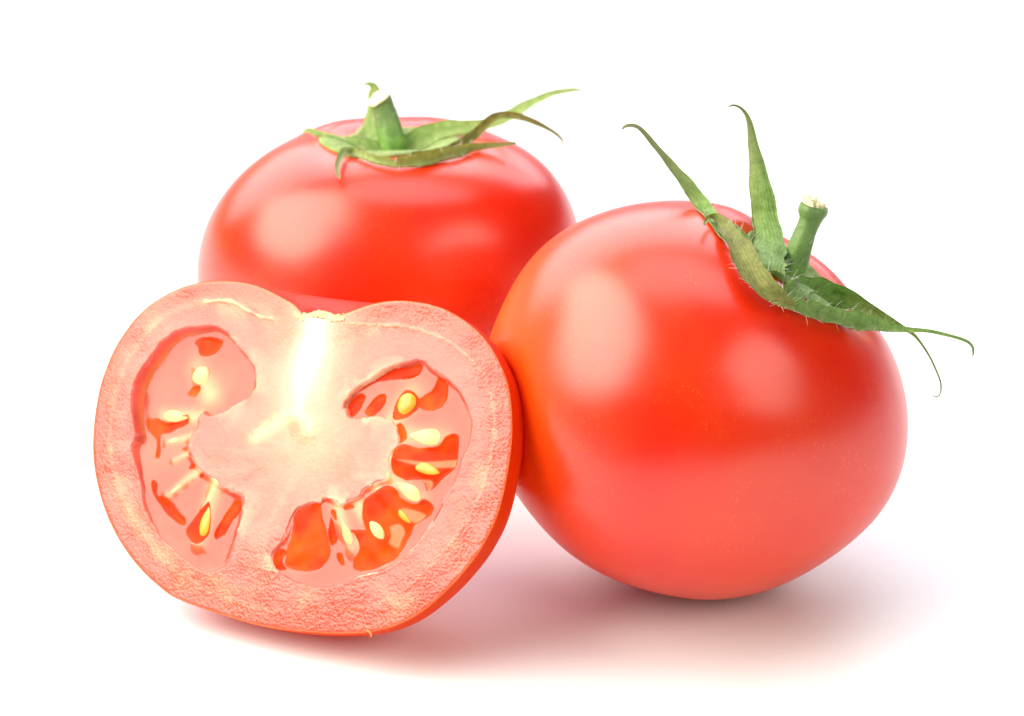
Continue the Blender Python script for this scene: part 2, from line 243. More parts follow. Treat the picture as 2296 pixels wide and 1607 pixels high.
def skin_material(name, red, orange, rough, spec=.72, sss=.15, scale=.003, radius=(1, .12, .04), through=0, side=None):
    m, nt, b = new_mat(name); L = nt.links.new
    tc = N(nt, 'ShaderNodeTexCoord')
    big = N(nt, 'ShaderNodeTexNoise', i_Scale=28.0, i_Detail=3.0); L(tc.outputs['Object'], big.inputs['Vector'])
    r1 = ramp(nt, [(.35, (0, 0, 0)), (.75, (1, 1, 1))]); L(big.outputs['Fac'], r1.inputs[0])
    c = mixc(nt, r1.outputs[0], red, orange)
    # pale golden pores
    vo = N(nt, 'ShaderNodeTexVoronoi', i_Scale=1250.0, i_Randomness=1.0); L(tc.outputs['Object'], vo.inputs['Vector'])
    dens = N(nt, 'ShaderNodeTexNoise', i_Scale=60.0, i_Detail=2.0); L(tc.outputs['Object'], dens.inputs['Vector'])
    rs = ramp(nt, [(.14, (1, 1, 1)), (.34, (0, 0, 0))]); L(vo.outputs['Distance'], rs.inputs[0])
    rd = ramp(nt, [(.42, (.05, .05, .05)), (.60, (1, 1, 1))]); L(dens.outputs['Fac'], rd.inputs[0])
    sep = N(nt, 'ShaderNodeSeparateColor'); L(vo.outputs['Color'], sep.inputs[0])
    pick = N(nt, 'ShaderNodeMath', operation='GREATER_THAN'); pick.inputs[1].default_value = .62; L(sep.outputs[0], pick.inputs[0])
    mu = N(nt, 'ShaderNodeMath', operation='MULTIPLY'); L(rs.outputs[0], mu.inputs[0]); L(rd.outputs[0], mu.inputs[1])
    mu2 = N(nt, 'ShaderNodeMath', operation='MULTIPLY'); L(mu.outputs[0], mu2.inputs[0]); L(pick.outputs[0], mu2.inputs[1])
    if side:                                # one flank blends to a paler orange
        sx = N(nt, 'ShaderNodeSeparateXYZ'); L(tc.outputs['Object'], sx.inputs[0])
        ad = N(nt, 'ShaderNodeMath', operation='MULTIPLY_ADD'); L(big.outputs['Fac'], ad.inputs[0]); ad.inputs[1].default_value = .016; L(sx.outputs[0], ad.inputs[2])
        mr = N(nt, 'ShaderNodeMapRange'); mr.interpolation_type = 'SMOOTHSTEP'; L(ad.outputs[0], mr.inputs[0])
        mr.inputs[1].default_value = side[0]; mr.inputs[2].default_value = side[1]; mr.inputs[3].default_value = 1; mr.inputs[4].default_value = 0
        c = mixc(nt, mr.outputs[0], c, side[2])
    mu3 = N(nt, 'ShaderNodeMath', operation='MULTIPLY'); L(mu2.outputs[0], mu3.inputs[0]); mu3.inputs[1].default_value = .45
    c = mixc(nt, mu3.outputs[0], c, (.88, .15, .015))
    L(c, b.inputs['Base Color'])
    b.inputs['Roughness'].default_value = rough
    b.inputs['IOR'].default_value = 1.5; b.inputs['Specular IOR Level'].default_value = spec
    b.inputs['Subsurface Weight'].default_value = sss
    b.inputs['Subsurface Radius'].default_value = radius
    b.inputs['Subsurface Scale'].default_value = scale
    fine = N(nt, 'ShaderNodeTexNoise', i_Scale=2200.0, i_Detail=2.0); L(tc.outputs['Object'], fine.inputs['Vector'])
    p = bump(nt, b, fine.outputs['Fac'], .10, .0001)
    soft = N(nt, 'ShaderNodeTexNoise', i_Scale=75.0, i_Detail=1.0); L(tc.outputs['Object'], soft.inputs['Vector'])
    bump(nt, b, soft.outputs['Fac'], .25, .0006, p)
    if through:                             # the thin shell of the cut half lets light through
        tr = nt.nodes.new('ShaderNodeBsdfTranslucent'); tr.inputs[0].default_value = (.98, .20, .02, 1)
        mx = nt.nodes.new('ShaderNodeMixShader'); mx.inputs[0].default_value = through
        L(b.outputs[0], mx.inputs[1]); L(tr.outputs[0], mx.inputs[2])
        out = [n for n in nt.nodes if n.type == 'OUTPUT_MATERIAL'][0]; L(mx.outputs[0], out.inputs[0])
    return m

def leaf_material(name, light, dark, brown):
    m, nt, b = new_mat(name); L = nt.links.new
    tc = N(nt, 'ShaderNodeTexCoord')
    at = N(nt, 'ShaderNodeAttribute', attribute_name='along')
    ac = N(nt, 'ShaderNodeAttribute', attribute_name='across')
    no = N(nt, 'ShaderNodeTexNoise', i_Scale=650.0, i_Detail=6.0, i_Roughness=.75); L(tc.outputs['Object'], no.inputs['Vector'])
    r = ramp(nt, [(.32, dark), (.68, light)]); L(no.outputs['Fac'], r.inputs[0])
    # veins running along the sepal
    w = N(nt, 'ShaderNodeMath', operation='MULTIPLY'); L(ac.outputs['Fac'], w.inputs[0]); w.inputs[1].default_value = 26
    n2 = N(nt, 'ShaderNodeTexNoise', i_Scale=160.0, i_Detail=2.0); L(tc.outputs['Object'], n2.inputs['Vector'])
    wa = N(nt, 'ShaderNodeMath', operation='MULTIPLY_ADD'); L(n2.outputs['Fac'], wa.inputs[0]); wa.inputs[1].default_value = 18; L(w.outputs[0], wa.inputs[2])
    sn = N(nt, 'ShaderNodeMath', operation='SINE'); L(wa.outputs[0], sn.inputs[0])
    rv = ramp(nt, [(.0, (0, 0, 0)), (.9, (.28, .28, .28))]); L(sn.outputs[0], rv.inputs[0])
    c = mixc(nt, rv.outputs[0], r.outputs[0], dark)
    # dry greyish brown tips and patches
    rt_ = ramp(nt, [(.55, (0, 0, 0)), (.95, (.85, .85, .85))]); L(at.outputs['Fac'], rt_.inputs[0])
    c = mixc(nt, rt_.outputs[0], c, brown)
    n3 = N(nt, 'ShaderNodeTexNoise', i_Scale=110.0, i_Detail=3.0); L(tc.outputs['Object'], n3.inputs['Vector'])
    rb = ramp(nt, [(.60, (0, 0, 0)), (.78, (.55, .55, .55))]); L(n3.outputs['Fac'], rb.inputs[0])
    c = mixc(nt, rb.outputs[0], c, brown)
    L(c, b.inputs['Base Color'])
    b.inputs['Roughness'].default_value = .6
    b.inputs['Specular IOR Level'].default_value = .3
    b.inputs['Subsurface Weight'].default_value = .25
    b.inputs['Subsurface Radius'].default_value = (.6, 1, .2)
    b.inputs['Subsurface Scale'].default_value = .0008
    p = bump(nt, b, no.outputs['Fac'], .6, .0004)
    q = bump(nt, b, sn.outputs[0], .2, .0002, p)
    # thin tissue lets light through
    tr = nt.nodes.new('ShaderNodeBsdfTranslucent'); L(c, tr.inputs[0]); L(q, tr.inputs['Normal'])
    mx = nt.nodes.new('ShaderNodeMixShader'); mx.inputs[0].default_value = .38
    L(b.outputs[0], mx.inputs[1]); L(tr.outputs[0], mx.inputs[2])
    out = [n for n in nt.nodes if n.type == 'OUTPUT_MATERIAL'][0]; L(mx.outputs[0], out.inputs[0])
    return m

def stem_material(name, light, dark):
    m, nt, b = new_mat(name); L = nt.links.new
    tc = N(nt, 'ShaderNodeTexCoord')
    no = N(nt, 'ShaderNodeTexNoise', i_Scale=380.0, i_Detail=5.0, i_Roughness=.6); L(tc.outputs['Object'], no.inputs['Vector'])
    r = ramp(nt, [(.3, dark), (.7, light)]); L(no.outputs['Fac'], r.inputs[0])
    at = N(nt, 'ShaderNodeAttribute', attribute_name='along')
    ra = ramp(nt, [(.0, (.0, .0, .0)), (.35, (.15, .15, .15)), (.7, (.75, .75, .75))]); L(at.outputs['Fac'], ra.inputs[0])
    c = mixc(nt, ra.outputs[0], r.outputs[0], (.15, .24, .085))
    vo = N(nt, 'ShaderNodeTexVoronoi', i_Scale=1900.0); L(tc.outputs['Object'], vo.inputs['Vector'])
    rs = ramp(nt, [(.08, (.3, .3, .3)), (.3, (0, 0, 0))]); L(vo.outputs['Distance'], rs.inputs[0])
    c = mixc(nt, rs.outputs[0], c, (.45, .5, .25))
    L(c, b.inputs['Base Color'])
    b.inputs['Roughness'].default_value = .5
    b.inputs['Subsurface Weight'].default_value = .2
    b.inputs['Subsurface Radius'].default_value = (.5, 1, .2)
    b.inputs['Subsurface Scale'].default_value = .001
    bump(nt, b, no.outputs['Fac'], .7, .0005)
    return m

def plain_material(name, col, rough, sss=0, radius=(1, .5, .3), scale=.001, noise=None, nscale=300, nb=.3, spec=.5, ior=1.45):
    m, nt, b = new_mat(name); L = nt.links.new
    b.inputs['Base Color'].default_value = (*col, 1); b.inputs['Roughness'].default_value = rough
    b.inputs['Specular IOR Level'].default_value = spec; b.inputs['IOR'].default_value = ior
    if sss:
        b.inputs['Subsurface Weight'].default_value = sss; b.inputs['Subsurface Radius'].default_value = radius
        b.inputs['Subsurface Scale'].default_value = scale
    if noise:
        tc = N(nt, 'ShaderNodeTexCoord')
        no = N(nt, 'ShaderNodeTexNoise', i_Scale=float(nscale), i_Detail=4.0); L(tc.outputs['Object'], no.inputs['Vector'])
        r = ramp(nt, [(.3, col), (.7, noise)]); L(no.outputs['Fac'], r.inputs[0]); L(r.outputs[0], b.inputs['Base Color'])
        bump(nt, b, no.outputs['Fac'], nb, .0003)
    return m

def attr_material(name, rough, sss, scale, cell, cellbump, fine, spec=.5, radius=(1, .35, .2)):
    """wet cut tissue: albedo per point from the mesh, cell relief from voronoi and noise"""
    m, nt, b = new_mat(name); L = nt.links.new
    tc = N(nt, 'ShaderNodeTexCoord')
    at = N(nt, 'ShaderNodeAttribute', attribute_name='albedo')
    c = at.outputs['Color']
    b.inputs['Roughness'].default_value = rough; b.inputs['Specular IOR Level'].default_value = spec
    if sss:
        b.inputs['Subsurface Weight'].default_value = sss; b.inputs['Subsurface Radius'].default_value = radius
        b.inputs['Subsurface Scale'].default_value = scale
    if cell:
        gr = N(nt, 'ShaderNodeAttribute', attribute_name='grain')
        wn = N(nt, 'ShaderNodeTexNoise', i_Scale=500.0, i_Detail=2.0); L(tc.outputs['Object'], wn.inputs['Vector'])
        wv = N(nt, 'ShaderNodeVectorMath', operation='MULTIPLY_ADD'); L(wn.outputs['Color'], wv.inputs[0])
        wv.inputs[1].default_value = (.0012,)*3; L(tc.outputs['Object'], wv.inputs[2])
        vo = N(nt, 'ShaderNodeTexVoronoi', i_Scale=cell); vo.feature = 'SMOOTH_F1'; vo.inputs['Smoothness'].default_value = .35
        L(wv.outputs[0], vo.inputs['Vector'])
        no = N(nt, 'ShaderNodeTexNoise', i_Scale=cell*.55, i_Detail=4.0, i_Roughness=.6); L(tc.outputs['Object'], no.inputs['Vector'])
        ad = N(nt, 'ShaderNodeMath', operation='MULTIPLY_ADD'); L(no.outputs['Fac'], ad.inputs[0]); ad.inputs[1].default_value = -1.1; L(vo.outputs['Distance'], ad.inputs[2])
        mg = N(nt, 'ShaderNodeMath', operation='MULTIPLY'); L(ad.outputs[0], mg.inputs[0]); L(gr.outputs['Fac'], mg.inputs[1])
        bump(nt, b, mg.outputs[0], cellbump, -.0011)
        # cell walls a little paler; wet glints are painted into this speckle too
        rc = ramp(nt, [(.25, (.86, .80, .78)), (.75, (1.08, 1.16, 1.16))]); L(vo.outputs['Distance'], rc.inputs[0])
        c2 = mixc(nt, 1.0, c, rc.outputs[0], 'MULTIPLY')
        c = mixc(nt, gr.outputs['Fac'], c, c2)
    else:
        no = N(nt, 'ShaderNodeTexNoise', i_Scale=fine, i_Detail=2.0); L(tc.outputs['Object'], no.inputs['Vector'])
        bump(nt, b, no.outputs['Fac'], .12, .0006)
    L(c, b.inputs['Base Color'])
    return m

MAT = dict(
    skin=skin_material('tomato_skin', (.72, .0125, .0002), (.80, .05, .0006), .31),
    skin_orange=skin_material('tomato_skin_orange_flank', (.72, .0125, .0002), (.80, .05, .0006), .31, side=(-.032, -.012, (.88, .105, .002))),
    half_skin=skin_material('cut_tomato_skin', (.78, .022, .0015), (.86, .10, .004), .40, .30, 0, .02, (1, .30, .06), .5),
    sepal=leaf_material('sepal_green', (.42, .60, .20), (.16, .31, .065), (.25, .25, .14)),
    olive=leaf_material('sepal_olive', (.42, .43, .13), (.18, .21, .06), (.24, .20, .09)),
    pale=leaf_material('sepal_pale', (.52, .64, .26), (.26, .42, .10), (.30, .30, .17)),
    stem=stem_material('stem_green', (.20, .40, .06), (.06, .17, .02)),
    straw=plain_material('broken_fibre', (.75, .68, .38), .7, noise=(.85, .82, .62), nscale=900),
    fuzz=plain_material('plant_hair', (.8, .82, .72), .4),
    flesh=attr_material('cut_flesh', .21, .55, .0030, 1900.0, .17, 0),
    gel=attr_material('gel_membrane', .12, .8, .0035, 0, 0, 220.0, .40),
    juice=attr_material('clear_juice', .22, .2, .002, 0, 0, 220.0, .06),
    seed=plain_material('seed_pale', (.80, .52, .18), .38, .5, (1, .7, .3), .002, noise=(.82, .60, .28), nscale=500),
    seed2=plain_material('seed_amber', (.80, .30, .02), .2, .5, (1, .5, .1), .002, noise=(.85, .42, .05), nscale=400),
    peel=plain_material('loose_peel', (.80, .16, .02), .4, .3, (1, .6, .2), .001),
    scar=plain_material('stem_scar', (.50, .36, .16), .7, noise=(.70, .56, .30), nscale=700, nb=.8),
)

# ------------------------------------------------------------------ table
m, nt, b = new_mat('white_table')
b.inputs['Base Color'].default_value = (.86, .86, .87, 1); b.inputs['Roughness'].default_value = .45
b.inputs['Specular IOR Level'].default_value = .3
tc = N(nt, 'ShaderNodeTexCoord'); no = N(nt, 'ShaderNodeTexNoise', i_Scale=14.0, i_Detail=3.0)
nt.links.new(tc.outputs['Object'], no.inputs['Vector'])
r = ramp(nt, [(.3, (.77, .80, .85)), (.7, (.79, .82, .865))]); nt.links.new(no.outputs['Fac'], r.inputs[0]); nt.links.new(r.outputs[0], b.inputs['Base Color'])
ts = 130
tv = [(-ts, -14.5, 0), (ts, -14.5, 0), (ts, 260, 0), (-ts, 260, 0), (-ts, -14.5, -2), (ts, -14.5, -2), (ts, 260, -2), (-ts, 260, -2)]
tb = mesh_object('table', tv, [(0, 1, 2, 3), (7, 6, 5, 4), (0, 4, 5, 1), (1, 5, 6, 2), (2, 6, 7, 3), (3, 7, 4, 0)], m, smooth=False)
tb['kind'] = 'structure'

# ------------------------------------------------------------------ whole tomatoes
PROF = [(0, .60), (.07, .605), (.16, .64), (.27, .715), (.40, .77), (.54, .765), (.69, .695), (.82, .57), (.92, .39), (.98, .19), (1, 0),
        (.983, -.19), (.93, -.37), (.83, -.54), (.68, -.685), (.5, -.775), (.3, -.82), (.12, -.832), (0, -.833)]
CP, SP = math.cos(PITCH), math.sin(PITCH)
UPV = np.array([0, SP, CP]); FWV = np.array([0, CP, -SP])

def fruit_points(f, dim, pr, ph):
    """pr: (n,2) profile points, ph: angles -> world points in cm relative to the fruit's centre"""
    e2, p2, e3, p3, tl, tp, dr = f['sh']
    rho = pr[:, None, 0]; h = pr[:, None, 1]
    h = h+dim*np.clip(1-(rho/.42)**2, 0, 1)*(h > 0)
    rr = rho*(1+e2*np.cos(2*(ph-p2))+e3*np.cos(3*(ph-p3)))
    # low shoulders between the ribs that meet at the stem
    h = h+.010*np.cos(5*ph+1.0)*np.exp(-((rho-.42)/.18)**2)*(h > 0)
    z = h*f['b']*(1+dr*(h < 0))+tl*np.cos(ph-tp)*rho**2
    B = f['R']*np.stack([rr*np.cos(ph), rr*np.sin(ph), z], -1).reshape(-1, 3)@axis_frame(f['A']).T
    u, v, w = B[:, 0], B@UPV, B@FWV
    th = np.arctan2(v, u); s = np.ones(len(B)); a = f['F']
    for k in range(len(a)//2):
        s = s+a[2*k]*np.cos((k+1)*th)+a[2*k+1]*np.sin((k+1)*th)
    return (u*s)[:, None]*np.array([1., 0, 0])+(v*s)[:, None]*UPV+w[:, None]*FWV

def tube(path, rad, seg, cap_dome=0.0, wob=None):
    """lofted tube; returns verts, faces, along"""
    path = np.asarray(path); n = len(path)
    t = np.gradient(path, axis=0); t /= np.linalg.norm(t, axis=1)[:, None]
    x = np.cross(t[0], [0.3, 1, 0.1]); x /= np.linalg.norm(x); V = []; al = []
    for i in range(n):
        x = x-(x@t[i])*t[i]; x /= np.linalg.norm(x); y = np.cross(t[i], x)
        for k in range(seg):
            a = 2*math.pi*k/seg; rr = rad[i]*(1+(wob(i/(n-1), a) if wob else 0))
            V.append(path[i]+rr*(math.cos(a)*x+math.sin(a)*y)); al.append(i/(n-1))
    F = grid_faces(n, seg, True).tolist()
    V.append(path[-1]+t[-1]*cap_dome); al.append(1.); c = len(V)-1
    F += [[(n-1)*seg+k, c, (n-1)*seg+(k+1) % seg][::-1] for k in range(seg)]
    return np.array(V), F, np.array(al)

def hairs(rng, roots, dirs, lens, rad):
    V = []; F = []
    for p, d, l in zip(roots, dirs, lens):
        d = d/np.linalg.norm(d); s = np.cross(d, [.31, .5, .81]); s /= np.linalg.norm(s); q = np.cross(d, s)
        bend = s*rng.normal()*.25+q*rng.normal()*.25
        pts = [p-d*.03, p+d*l*.5+bend*l*.15, p+d*l+bend*l*.6]; rr = [rad, rad*.8, rad*.3]
        b0 = len(V)
        for c, r_ in zip(pts, rr):
            for k in range(3):
                a = 2*math.pi*k/3; V.append(c+r_*(math.cos(a)*s+math.sin(a)*q))
        for i in range(2):
            for k in range(3):
                F.append((b0+i*3+k, b0+i*3+(k+1) % 3, b0+(i+1)*3+(k+1) % 3, b0+(i+1)*3+k))
    return np.array(V), F

def sepal_mesh(pts, bvh, origin, curl, thick, seed, margin=.03):
    rng = np.random.default_rng(seed)
    P = np.array(pts, float); n, m = 64, 11
    S = pr_spline(P[:, :3], n)
    # carry the half-width vectors along the same parameter
    t0 = np.r_[0, np.cumsum(np.linalg.norm(np.diff(P[:, :3], axis=0), axis=1)+1e-9)]; ts = np.linspace(0, t0[-1], n)
    W = np.stack([np.interp(ts, t0, P[:, 3+k]) for k in range(3)], -1)
    for _ in range(3): W[1:-1] = (W[:-2]+2*W[1:-1]+W[2:])/4
    W[-1] *= .5
    T = np.gradient(S, axis=0); T /= np.linalg.norm(T, axis=1)[:, None]
    wl = np.linalg.norm(W, axis=1)
    NN = np.cross(T, W); NN /= np.linalg.norm(NN, axis=1)[:, None]
    flip = np.where((NN@(-FWV)) < 0, -1, 1)[:, None]; NN = NN*flip
    s = np.linspace(-1, 1, m); al = np.linspace(0, 1, n)
    edge = 1+.07*np.sin(al*23+rng.random()*6)+.05*np.sin(al*51+rng.random()*6)
    edge2 = 1+.07*np.sin(al*19+rng.random()*6)+.05*np.sin(al*47+rng.random()*6)
    top = np.zeros((n, m, 3)); bot = np.zeros((n, m, 3))
    ph1 = rng.random()*6
    for j, q in enumerate(s):
        e = (edge if q < 0 else edge2)[:, None]
        lift = (curl*(q*q-.33)*wl + .10*wl*np.sin(al*17+ph1+q*2.2)*abs(q) - .06*wl*np.exp(-(q/.12)**2))[:, None]
        base = S+W*q*e+NN*lift
        th = (thick*(1-abs(q)**2.5)*np.clip(wl/.12, .35, 1)+.006)[:, None]*.5
        top[:, j] = base+NN*th; bot[:, j] = base-NN*th
    if bvh is not None:                      # lie on the skin, never inside it
        for arr, mg in ((bot, margin), (top, margin+thick)):
            fl = arr.reshape(-1, 3)
            for i in range(len(fl)):
                loc, nor, _, d = bvh.find_nearest(Vector(fl[i]-origin))
                sd = (Vector(fl[i]-origin)-loc).dot(nor)
                if sd < mg: fl[i] += np.array(nor)*(mg-sd)
    V = np.concatenate([top.reshape(-1, 3), bot.reshape(-1, 3)]); K = n*m
    F1 = grid_faces(n, m, False); F = F1.tolist()+[[a+K for a in f[::-1]] for f in F1.tolist()]
    for i in range(n-1):
        F.append([i*m, i*m+K, (i+1)*m+K, (i+1)*m][::-1]); F.append([i*m+m-1, (i+1)*m+m-1, (i+1)*m+m-1+K, i*m+m-1+K][::-1])
    for j in range(m-1):
        F.append([j, j+1, j+1+K, j+K][::-1]); F.append([(n-1)*m+j, (n-1)*m+j+K, (n-1)*m+j+1+K, (n-1)*m+j+1][::-1])
    along = np.concatenate([np.repeat(al, m)]*2); across = np.concatenate([np.tile(s, n)]*2)
    return V, F, along, across, top, NN

def whole_tomato(f, dim, label, stem_kind, sepal_style, seed, dent=None):
    rng = np.random.default_rng(seed)
    c = np.array(f['c'])
    n, m = 200, 340
    pr = pr_spline(PROF, n); ph = np.linspace(0, 2*np.pi, m, endpoint=False)[None, :]
    B = fruit_points(f, dim, pr, ph)
    if dent is not None: B = dent(B+c, n, m)-c
    # one vertex per pole
    V = np.vstack([B[m:-m], B[:m].mean(0), B[-m:].mean(0)])
    F = grid_faces(n-2, m, True).tolist(); a0 = len(V)-2; k0 = (n-3)*m
    F += [[a0, k, (k+1) % m] for k in range(m)]+[[a0+1, k0+(k+1) % m, k0+k] for k in range(m)]
    for (u0, v0, du, dv, dep, wd) in sepal_style.get('creases', []):   # shallow creases pressed into the skin
        q = B; uu, vv, ww = q[:, 0]-u0, q@UPV-v0, q@FWV; l = math.hypot(du, dv)
        sa = (uu*du+vv*dv)/l; sb = (-uu*dv+vv*du)/l
        k = dep*np.exp(-(sb/wd)**2-(sa/l)**4)*(ww < 0); B = B*(1-k/np.linalg.norm(B, axis=1))[:, None]
    base = np.array([c[0], c[1], 0.])
    root = thing('tomato', label, 'tomato', base, 'ripe red tomatoes')
    cw = V+c
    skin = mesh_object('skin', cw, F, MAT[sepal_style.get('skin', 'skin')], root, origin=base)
    bvh = BVHTree.FromPolygons([Vector(v) for v in V], F)
    ctr = np.array([bvh.find_nearest(Vector((0, 0, 99)))[1]])
    if ctr[0, 2] < 0:
        skin.data.flip_normals(); F = [x[::-1] for x in F]; bvh = BVHTree.FromPolygons([Vector(v) for v in V], F)
    # calyx disc: five scalloped lobes lying in the hollow round the stem
    q = np.linspace(0, 1, 16); dv = []
    A = np.asarray(f['A'])
    phs = np.linspace(0, 2*np.pi, 120, endpoint=False)
    prd = pr_spline(PROF, 400); top_half = prd[prd[:, 1] > .5]; top_half = top_half[top_half[:, 0] < .66]
    tops = []
    for qq in q:
        ring = []
        for p_ in phs:
            rm = sepal_style['disc']+.02*math.cos(5*p_+sepal_style['rot'])+sepal_style.get('front', .2)*max(0, -math.sin(p_+sepal_style.get('turn', 0)))**.5
            rr_ = qq*rm; hh = np.interp(rr_, top_half[:, 0], top_half[:, 1])
            ring.append((rr_, hh))
        ring = np.array(ring)
        e = np.array([fruit_points(f, dim, ring[i:i+1], np.array([[phs[i]]]))[0] for i in range(len(phs))])
        tops.append(e+A*(.055+.05*(1-qq)**2+.012*np.sin(phs*9+qq*8)[:, None]*qq))
    tops = np.array(tops); bots = tops-A*.06
    kk = len(q)*120
    dV = np.concatenate([tops.reshape(-1, 3), bots.reshape(-1, 3)])+c
    f1 = grid_faces(len(q), 120, True).tolist()
    dF = f1+[[x+kk for x in ff[::-1]] for ff in f1]+[[(len(q)-1)*120+k, (len(q)-1)*120+k+kk, (len(q)-1)*120+(k+1) % 120+kk, (len(q)-1)*120+(k+1) % 120] for k in range(120)]
    mesh_object('calyx_base', dV, dF, MAT[sepal_style.get('mat', 'sepal')], root, origin=base, attrs={'along': np.zeros(len(dV)), 'across': np.tile(np.tile(np.linspace(-4, 4, 120), len(q)), 2)})
    hr, hd, hl = [], [], []
    for i, (key, pts) in enumerate(f['sepals'].items()):
        st = sepal_style['sep'].get(key, {})
        SV, SF, al, ac, top, NN = sepal_mesh(pts, bvh, c, st.get('curl', .35), .045, seed*31+i)
        o = mesh_object('sepal', SV, SF, MAT[st.get('mat', sepal_style.get('mat', 'sepal'))], root, origin=base, attrs={'along': al*st.get('dry', 1), 'across': ac})
        if st.get('label'): o['label'] = st['label']
        for _ in range(st.get('hair', 26)):
            a_ = int(rng.random()**1.3*46); e_ = rng.choice([0, 0, 10, 10, int(rng.integers(0, 11))])
            hr.append(top[a_, e_]); d = NN[a_]*.7+(top[a_, e_]-top[a_, 5])*3+rng.normal(size=3)*.4+np.array([0, 0, .25]); hd.append(d); hl.append(.08+.14*rng.random())
    # stem with its swollen joint and the torn end
    sp = np.array(f['stem']); S = pr_spline(sp[:, :3], 60)
    t0 = np.r_[0, np.cumsum(np.linalg.norm(np.diff(sp[:, :3], axis=0), axis=1))]; R = np.interp(np.linspace(0, t0[-1], 60), t0, sp[:, 3])
    for _ in range(2): R[1:-1] = (R[:-2]+2*R[1:-1]+R[2:])/4
    p0 = rng.random()*6
    wob = lambda u, a: .05*math.cos(5*a+p0+u*2)+.03*math.cos(3*a+u*9)+.02*math.sin(11*a+u*30)
    if stem_kind == 'slant':
        ax_ = S[-1]-S[-6]; ax_ /= np.linalg.norm(ax_)
        cut = ax_*.9+np.array([-.30, -.12, .15]); cut /= np.linalg.norm(cut)
    TV, TF, ta = tube(S, R, 28, -.03 if stem_kind != 'slant' else .0, wob)
    nn = 60*28
    if stem_kind == 'slant':            # shear the last rings so that the end is cut on a slant
        ring = TV[-29:-1]; cc = S[-1]
        for i in range(50, 60):
            wgt = ((i-49)/10)**1.5
            rg = TV[i*28:(i+1)*28]; off = rg-S[i]
            TV[i*28:(i+1)*28] = rg-ax_*((off@cut)/(ax_@cut))[:, None]*wgt
        TV[-1] = TV[59*28:60*28].mean(0)-ax_*.02
    stem = mesh_object('stem', TV, TF, MAT['stem'], root, origin=base, attrs={'along': ta})
    # torn end: ragged straw coloured fibres
    tx = S[-1]-S[-4]; tx /= np.linalg.norm(tx); sx = np.cross(tx, [0, 1, 0]); sx /= np.linalg.norm(sx); sy = np.cross(tx, sx)
    fv, ff = [], []
    if stem_kind == 'torn':
        for k in range(26):
            a = rng.random()*2*math.pi; r0 = R[-1]*.80*math.sqrt(rng.random())
            cpt = S[-1]+sx*math.cos(a)*r0+sy*math.sin(a)*r0
            hgt = .05+.06*rng.random()+(.10 if math.cos(a-.3) > .2 else 0)*rng.random(); wd = .03+.035*rng.random()
            tip = cpt+tx*hgt+sx*rng.normal()*.03+sy*rng.normal()*.02; b0 = len(fv); an = rng.random()*3
            for lv, (pc, w_) in enumerate(((cpt-tx*.06, wd), (cpt*.4+tip*.6, wd*.8), (tip, wd*.35))):
                for j in range(5):
                    bb = an+j*2*math.pi/5; fv.append(pc+w_*(math.cos(bb)*sx+math.sin(bb)*sy))
            for lv in range(2):
                for j in range(5): ff.append([b0+lv*5+j, b0+lv*5+(j+1) % 5, b0+lv*5+5+(j+1) % 5, b0+lv*5+5+j])
            ff.append([b0+10+j for j in range(5)])
        br = mesh_object('torn_end', fv, ff, MAT['straw'], stem, smooth=False, origin=base)
        br['label'] = 'ragged straw coloured torn end of the stem'
    else:
        ring = TV[59*28:60*28]; cen = ring.mean(0)
        for lv, (sc, up_) in enumerate(((1.10, .0), (1.13, .025), (1.0, .055), (.55, .06))):
            jag = np.array([.012*math.sin(7*k*2*math.pi/28+lv)+.01*math.sin(3*k*2*math.pi/28) for k in range(28)])
            fv += list(cen+(ring-cen)*sc+(cut*up_)[None]+cut*jag[:, None]*(lv > 0))
        ff = grid_faces(4, 28, True).tolist()+[[84+k for k in range(28)], [k for k in range(28)][::-1]]
        br = mesh_object('cut_end', fv, ff, MAT['straw'], stem, smooth=False, origin=base)
        br['label'] = 'pale slanting cut end of the stem'
    # plant hair on the stem foot and sepals
    for _ in range(sepal_style.get('stem_hair', 70)):
        i = int(rng.random()**1.6*50); k = int(rng.integers(28)); p = TV[i*28+k]; o_ = p-S[i]
        hr.append(p); hd.append(o_/np.linalg.norm(o_)+rng.normal(size=3)*.35+np.array([0, 0, .2])); hl.append(.05+.13*rng.random())
    HV, HF = hairs(rng, hr, hd, hl, .0033)
    hz = mesh_object('plant_hair', HV, HF, MAT['fuzz'], root, origin=base); hz['kind'] = 'stuff'
    return root, bvh, c

# ------------------------------------------------------------------ halved tomato geometry first (the whole one beside it is dented by it)
H = D['half']; FC = D['face']
HO, HX, HY, HN = (np.array(H[k]) for k in ('o', 'ex', 'ey', 'n'))
face_pt = lambda x, y, z: HO+np.asarray(x)[..., None]*HX+np.asarray(y)[..., None]*HY+np.asarray(z)[..., None]*HN
OUTL = np.array(FC['outline'])

def resample(p, n):
    t = np.r_[0, np.cumsum(np.linalg.norm(np.diff(p, axis=0), axis=1))]; s = np.linspace(0, t[-1], n)
    return np.stack([np.interp(s, t, p[:, i]) for i in (0, 1)], -1)

